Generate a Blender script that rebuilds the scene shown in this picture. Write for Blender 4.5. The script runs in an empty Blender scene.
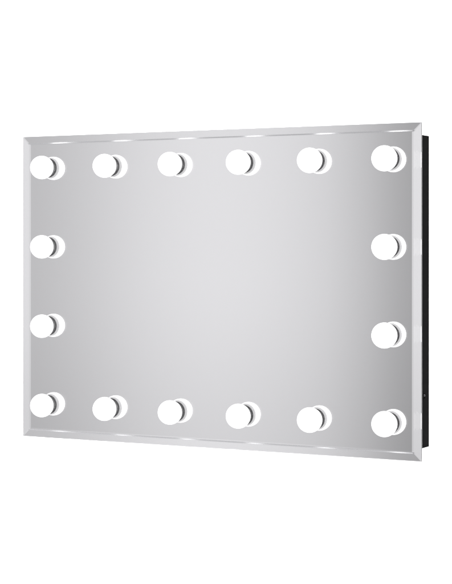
import bpy, bmesh, math
from mathutils import Matrix, Vector
sc = bpy.context.scene
C = sc.collection
R = math.radians

# ------------------------------------------------------------------ sizes (metres)
W, H = 0.857, 0.600          # mirror glass
BEV = 0.0172                 # width of the polished bevel
TH, RIM = 0.0050, 0.0033     # glass thickness in the middle and at the rim
INS, DEP = 0.019, 0.0875     # housing inset from the glass edge, depth behind the front
Z0 = 1.10                    # height of the lower glass edge
CAMZ = Z0 + 0.3805
FPX = 1689.0                 # focal length in photo pixels (452 wide)

# ------------------------------------------------------------------ materials
def mat(name, col=(.8, .8, .8), rough=.5, metal=0., spec=.5, emis=None, es=0., bump=0., bscale=300.):
    m = bpy.data.materials.new(name); m.use_nodes = True
    nt = m.node_tree; p = nt.nodes['Principled BSDF']
    p.inputs['Base Color'].default_value = (*col, 1)
    p.inputs['Roughness'].default_value = rough
    p.inputs['Metallic'].default_value = metal
    p.inputs['Specular IOR Level'].default_value = spec
    if emis:
        p.inputs['Emission Color'].default_value = (*emis, 1)
        p.inputs['Emission Strength'].default_value = es
    tc = nt.nodes.new('ShaderNodeTexCoord')
    nz = nt.nodes.new('ShaderNodeTexNoise'); nz.inputs['Scale'].default_value = bscale
    nz.inputs['Detail'].default_value = 4
    nt.links.new(tc.outputs['Object'], nz.inputs['Vector'])
    if bump:
        b = nt.nodes.new('ShaderNodeBump'); b.inputs['Strength'].default_value = bump
        b.inputs['Distance'].default_value = .0004
        nt.links.new(nz.outputs['Fac'], b.inputs['Height']); nt.links.new(b.outputs['Normal'], p.inputs['Normal'])
    mr = nt.nodes.new('ShaderNodeMapRange')
    mr.inputs['To Min'].default_value = max(0, rough - .04); mr.inputs['To Max'].default_value = rough + .04
    nt.links.new(nz.outputs['Fac'], mr.inputs['Value'])
    if rough > .1: nt.links.new(mr.outputs['Result'], p.inputs['Roughness'])
    return m

M = {}
M['black'] = mat('black_powder_coat', (.0055, .0055, .0057), .75, spec=.04, bump=.06, bscale=900)
M['screw'] = mat('dark_screw', (.10, .10, .105), .35, metal=1.)
M['hole'] = mat('socket_rubber', (.003, .003, .003), .8, spec=.1)
M['collar'] = mat('gunmetal_collar', (.36, .36, .365), .4, spec=.5)
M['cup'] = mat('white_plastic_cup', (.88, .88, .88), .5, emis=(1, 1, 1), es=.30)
M['backdrop'] = mat('white_paper', (.92, .92, .92), .9, spec=.1, bump=.1, bscale=60)
# lamp glass: frosted opal diffuser, gives off light
M['globe'] = mat('opal_bulb_glow', (.9, .9, .9), .5, emis=(1, 1, 1), es=1.22)
# silver coating
M['silver'] = mat('silver_coating', (.985, .98, .985), 0.0, metal=1.)
# clear glass
g = bpy.data.materials.new('clear_glass'); g.use_nodes = True
nt = g.node_tree; nt.nodes.remove(nt.nodes['Principled BSDF'])
gl = nt.nodes.new('ShaderNodeBsdfGlass'); gl.inputs['IOR'].default_value = 1.5; gl.inputs['Roughness'].default_value = 0
gl.inputs['Color'].default_value = (1, 1, 1, 1)
nt.links.new(gl.outputs[0], nt.nodes['Material Output'].inputs['Surface'])
M['glass'] = g

# ------------------------------------------------------------------ helpers
def link(name, bm, m, parent=None, smooth=False, loc=(0, 0, 0)):
    bmesh.ops.recalc_face_normals(bm, faces=bm.faces)
    me = bpy.data.meshes.new(name); bm.to_mesh(me); bm.free()
    me.materials.append(m)
    if smooth:
        for p in me.polygons: p.use_smooth = True
    o = bpy.data.objects.new(name, me); C.objects.link(o); o.location = loc
    if parent: o.parent = parent
    return o

def box(bm, x0, x1, y0, y1, z0, z1, bev=0., seg=3):
    r = bmesh.ops.create_cube(bm, size=1)
    vs = r['verts']
    for v in vs:
        v.co = Vector(((x0+x1)/2 + v.co.x*(x1-x0), (y0+y1)/2 + v.co.y*(y1-y0), (z0+z1)/2 + v.co.z*(z1-z0)))
    if bev:
        es = {e for v in vs for e in v.link_edges}
        bmesh.ops.bevel(bm, geom=list(es), offset=bev, segments=seg, affect='EDGES', profile=.5)

def lathe(bm, prof, n=96, axis='y'):
    """prof: (radius, height) pairs; turned round the local -y axis (towards the room) or +x axis"""
    rings = []
    for r, h in prof:
        if r < 1e-6:
            p = (0, -h, 0) if axis == 'y' else (h, 0, 0)
            rings.append([bm.verts.new(p)]); continue
        ring = []
        for i in range(n):
            a = 2*math.pi*i/n
            if axis == 'y': ring.append(bm.verts.new((r*math.cos(a), -h, r*math.sin(a))))
            else: ring.append(bm.verts.new((h, r*math.cos(a), r*math.sin(a))))
        rings.append(ring)
    for a, b in zip(rings, rings[1:]):
        if len(a) == 1 and len(b) == 1: continue
        for i in range(n):
            j = (i+1) % n
            if len(a) == 1: bm.faces.new((a[0], b[i], b[j]))
            elif len(b) == 1: bm.faces.new((a[i], a[j], b[0]))
            else: bm.faces.new((a[i], a[j], b[j], b[i]))

# ------------------------------------------------------------------ the mirror
cx, cy = (-.4093+.3441)/2, (3.389+2.981)/2
root = bpy.data.objects.new('vanity_mirror', None); C.objects.link(root)
root.location = (cx, cy, Z0); root.rotation_euler = (0, 0, -math.atan2(.408, .7534))
root['label'] = 'wide frameless mirror with a slanted polished rim and sixteen glowing round white bulbs'
root['category'] = 'mirror'

# glass: flat middle, ground bevel falling to a thin rim
bm = bmesh.new()
def loop(dx, y):
    return [bm.verts.new((sx*(W/2-dx), y, H/2 + sz*(H/2-dx))) for sx, sz in ((-1,-1),(1,-1),(1,1),(-1,1))]
L = [loop(BEV, 0.0), loop(0.0005, TH-RIM), loop(0.0, TH-RIM+.0005), loop(0.0, TH-.0003), loop(.0003, TH)]
bm.faces.new(L[0])
for a, b in zip(L, L[1:]):
    for i in range(4):
        j = (i+1) % 4; bm.faces.new((a[i], a[j], b[j], b[i]))
bm.faces.new(L[-1])
link('glass_panel', bm, M['glass'], root)
# silvering painted on the back of the glass
bm = bmesh.new(); box(bm, -W/2+.0004, W/2-.0004, TH+.0001, TH+.0012, .0004, H-.0004)
link('silver_backing', bm, M['silver'], root)

# reflector strips added to top and bottom bevel, tilted to make bulb glints
M['glint'] = mat('glint_reflector', (.84, .84, .85), .27, metal=1.)
def bev_y(d): return (TH-RIM)*(BEV-d)/BEV
for top in (0, 1):
    bm = bmesh.new(); d0, d1 = BEV-.0015, BEV-.0036
    tri = [(d0, bev_y(d0)-.00005), (d1, bev_y(d1)-.00135), (d1, bev_y(d1)-.00005)]
    ends = []
    for sx in (-1, 1):
        ends.append([bm.verts.new((sx*(W/2-d-.001), y, H-d if top else d)) for d, y in tri])
    a, b = ends
    bm.faces.new(a); bm.faces.new(b)
    for i in range(3):
        j = (i+1) % 3; bm.faces.new((a[i], a[j], b[j], b[i]))
    link('glint_line', bm, M['glint'], root)

# housing behind
bm = bmesh.new(); box(bm, -W/2+INS, W/2-INS, TH+.0013, DEP, INS-.002, H-INS, .0012, 3)
hs = link('back_casing', bm, M['black'], root)
# cable socket on the right side of the box, with a small screw head
xs = W/2-INS
bm = bmesh.new()
lathe(bm, [(0, .0002), (.0052, .0002), (.0056, .0011), (.0064, .0011), (.0066, .0005), (.0066, -.0005)], 40, 'x')
sk = link('cable_socket', bm, M['hole'], hs, True, (xs, .0600, .1110))
bm = bmesh.new()
lathe(bm, [(0, .0021), (.0012, .0020), (.0021, .0014), (.0025, .0003)], 32, 'x')
link('screw', bm, M['screw'], hs, True, (xs, .0615, .1120))

# ------------------------------------------------------------------ bulbs
RB, DB = .0230, .0172        # globe radius, centre height above the glass
def sph(h): return math.sqrt(max(0, RB*RB-(h-DB)**2))
def globe_prof(h0, h1, n):
    a0 = math.asin((h0-DB)/RB); a1 = math.asin(min(1, (h1-DB)/RB))
    return [(RB*math.cos(a0+(a1-a0)*i/n), DB+RB*math.sin(a0+(a1-a0)*i/n)) for i in range(n+1)]
bm = bmesh.new(); gp = globe_prof(.0074, DB+RB, 40); gp[-1] = (0, DB+RB); lathe(bm, gp)
bulb = link('light_bulb', bm, M['globe'], root, True)
bm = bmesh.new(); lathe(bm, globe_prof(.0018, .0074, 12))
cup = link('bulb_base', bm, M['cup'], bulb, True)
bm = bmesh.new(); lathe(bm, [(.0120, .0001), (.0186, .0001), (.0188, .0003), (.0188, .0010), (.0187, .0014), (.0183, .0017), (.0165, .0018)])
col = link('collar', bm, M['collar'], bulb, True)

ix = .0717*W; izb, izt = .0655, .0634; XO = -.0013
spots = []
for i in range(6):
    x = -W/2+ix+(W-2*ix)*i/5
    spots += [(x+XO, izb), (x+XO, H-izt)]
for s in (-1, 1):
    for k in (1, 2):
        spots.append((s*(W/2-ix)+XO, izb+(H-izb-izt)*k/3))
for n, (x, z) in enumerate(spots):
    if n == 0: b = bulb
    else:
        b = bulb.copy(); C.objects.link(b); b.parent = root
        for ch in (cup, col):
            c = ch.copy(); C.objects.link(c); c.parent = b
    b.location = (x, 0, z)

# ------------------------------------------------------------------ studio: white paper sweep behind
bm = bmesh.new()
prof = []
YB = 6.2; r = 1.2
prof += [(4.0, 0.0), (YB-r, 0.0)]
prof += [(YB-r+r*math.sin(R(a)), r-r*math.cos(R(a))) for a in range(6, 91, 6)]
prof += [(YB, 4.6)]
prev = None
for y, z in prof:
    cur = (bm.verts.new((-4.5, y, z)), bm.verts.new((5.5, y, z)))
    if prev: bm.faces.new((prev[0], prev[1], cur[1], cur[0]))
    prev = cur
bd = link('backdrop', bm, M['backdrop'], None, True); bd['label'] = 'plain white studio background behind the mirror'; bd['kind'] = 'structure'

def area(name, loc, target, sx, sy, power):
    l = bpy.data.lights.new(name, 'AREA'); l.shape = 'RECTANGLE'; l.size = sx; l.size_y = sy; l.energy = power
    o = bpy.data.objects.new(name, l); C.objects.link(o); o.location = loc
    d = Vector(target)-Vector(loc); o.rotation_euler = d.to_track_quat('-Z', 'Y').to_euler()
    return o
area('backdrop_fill', (0.3, 4.6, 3.6), (0.3, YB, 1.4), 4.0, .5, 190)  # unseen area lights, added above and below to bring the backdrop to pure white
area('backdrop_fill', (0.3, 4.6, .15), (0.3, YB, 1.4), 4.0, .3, 90)

# ------------------------------------------------------------------ world: soft studio surroundings
w = bpy.data.worlds.new('World'); sc.world = w; w.use_nodes = True
nt = w.node_tree; bg = nt.nodes['Background']
tc = nt.nodes.new('ShaderNodeTexCoord'); sep = nt.nodes.new('ShaderNodeSeparateXYZ')
nt.links.new(tc.outputs['Generated'], sep.inputs[0])
at = nt.nodes.new('ShaderNodeMath'); at.operation = 'ARCTAN2'
nt.links.new(sep.outputs['X'], at.inputs[0]); nt.links.new(sep.outputs['Y'], at.inputs[1])
A0, A1 = -180, -60
mr = nt.nodes.new('ShaderNodeMapRange'); mr.inputs['From Min'].default_value = R(A0); mr.inputs['From Max'].default_value = R(A1)
nt.links.new(at.outputs[0], mr.inputs['Value'])
rp = nt.nodes.new('ShaderNodeValToRGB'); rp.color_ramp.interpolation = 'B_SPLINE'
#   azimuth (deg, photo px mirrored there) -> radiance
AZ = [(-180, .8), (-150, .8), (-140, .66), (-134, .42), (-131, .33), (-129.3, .37), (-128, .51), (-126.5, .65), (-124.5, .725),
      (-122.5, .75), (-120.5, .695), (-118.8, .615), (-116.8, .50), (-115, .47), (-111, .57), (-100, .8), (-60, .8)]
el = rp.color_ramp.elements
el[0].position = 0; el[1].position = 1
for k, (a, v) in enumerate(AZ):
    e = el[0] if k == 0 else (el[len(el)-1] if k == len(AZ)-1 else el.new((a-A0)/(A1-A0)))
    e.color = (v, v*.998, v*1.018, 1)
nt.links.new(mr.outputs['Result'], rp.inputs['Fac'])
# a little brighter overhead, darker to the floor
mz = nt.nodes.new('ShaderNodeMapRange'); mz.interpolation_type = 'SMOOTHSTEP'
for k, v in (('From Min', -.16), ('From Max', -.01), ('To Min', .85), ('To Max', 1.035)): mz.inputs[k].default_value = v
nt.links.new(sep.outputs['Z'], mz.inputs['Value'])
mx = nt.nodes.new('ShaderNodeVectorMath'); mx.operation = 'SCALE'
nt.links.new(rp.outputs['Color'], mx.inputs[0]); nt.links.new(mz.outputs['Result'], mx.inputs['Scale'])
nt.links.new(mx.outputs[0], bg.inputs['Color']); bg.inputs['Strength'].default_value = 1.0

# ------------------------------------------------------------------ camera
cam = bpy.data.cameras.new('camera'); co = bpy.data.objects.new('camera', cam); C.objects.link(co)
co.location = (0, 0, CAMZ); co.rotation_euler = (R(90), 0, 0)
cam.sensor_fit = 'HORIZONTAL'; cam.sensor_width = 36; cam.lens = FPX/452*36
cam.shift_y = -(292-246.4)/452; cam.clip_end = 100; cam.clip_start = .05
sc.camera = co

sc.render.engine = 'CYCLES'
sc.cycles.max_bounces = 24; sc.cycles.transmission_bounces = 16; sc.cycles.glossy_bounces = 12
sc.view_settings.view_transform = 'Standard'; sc.view_settings.look = 'None'
sc.view_settings.exposure = 0; sc.view_settings.gamma = 1
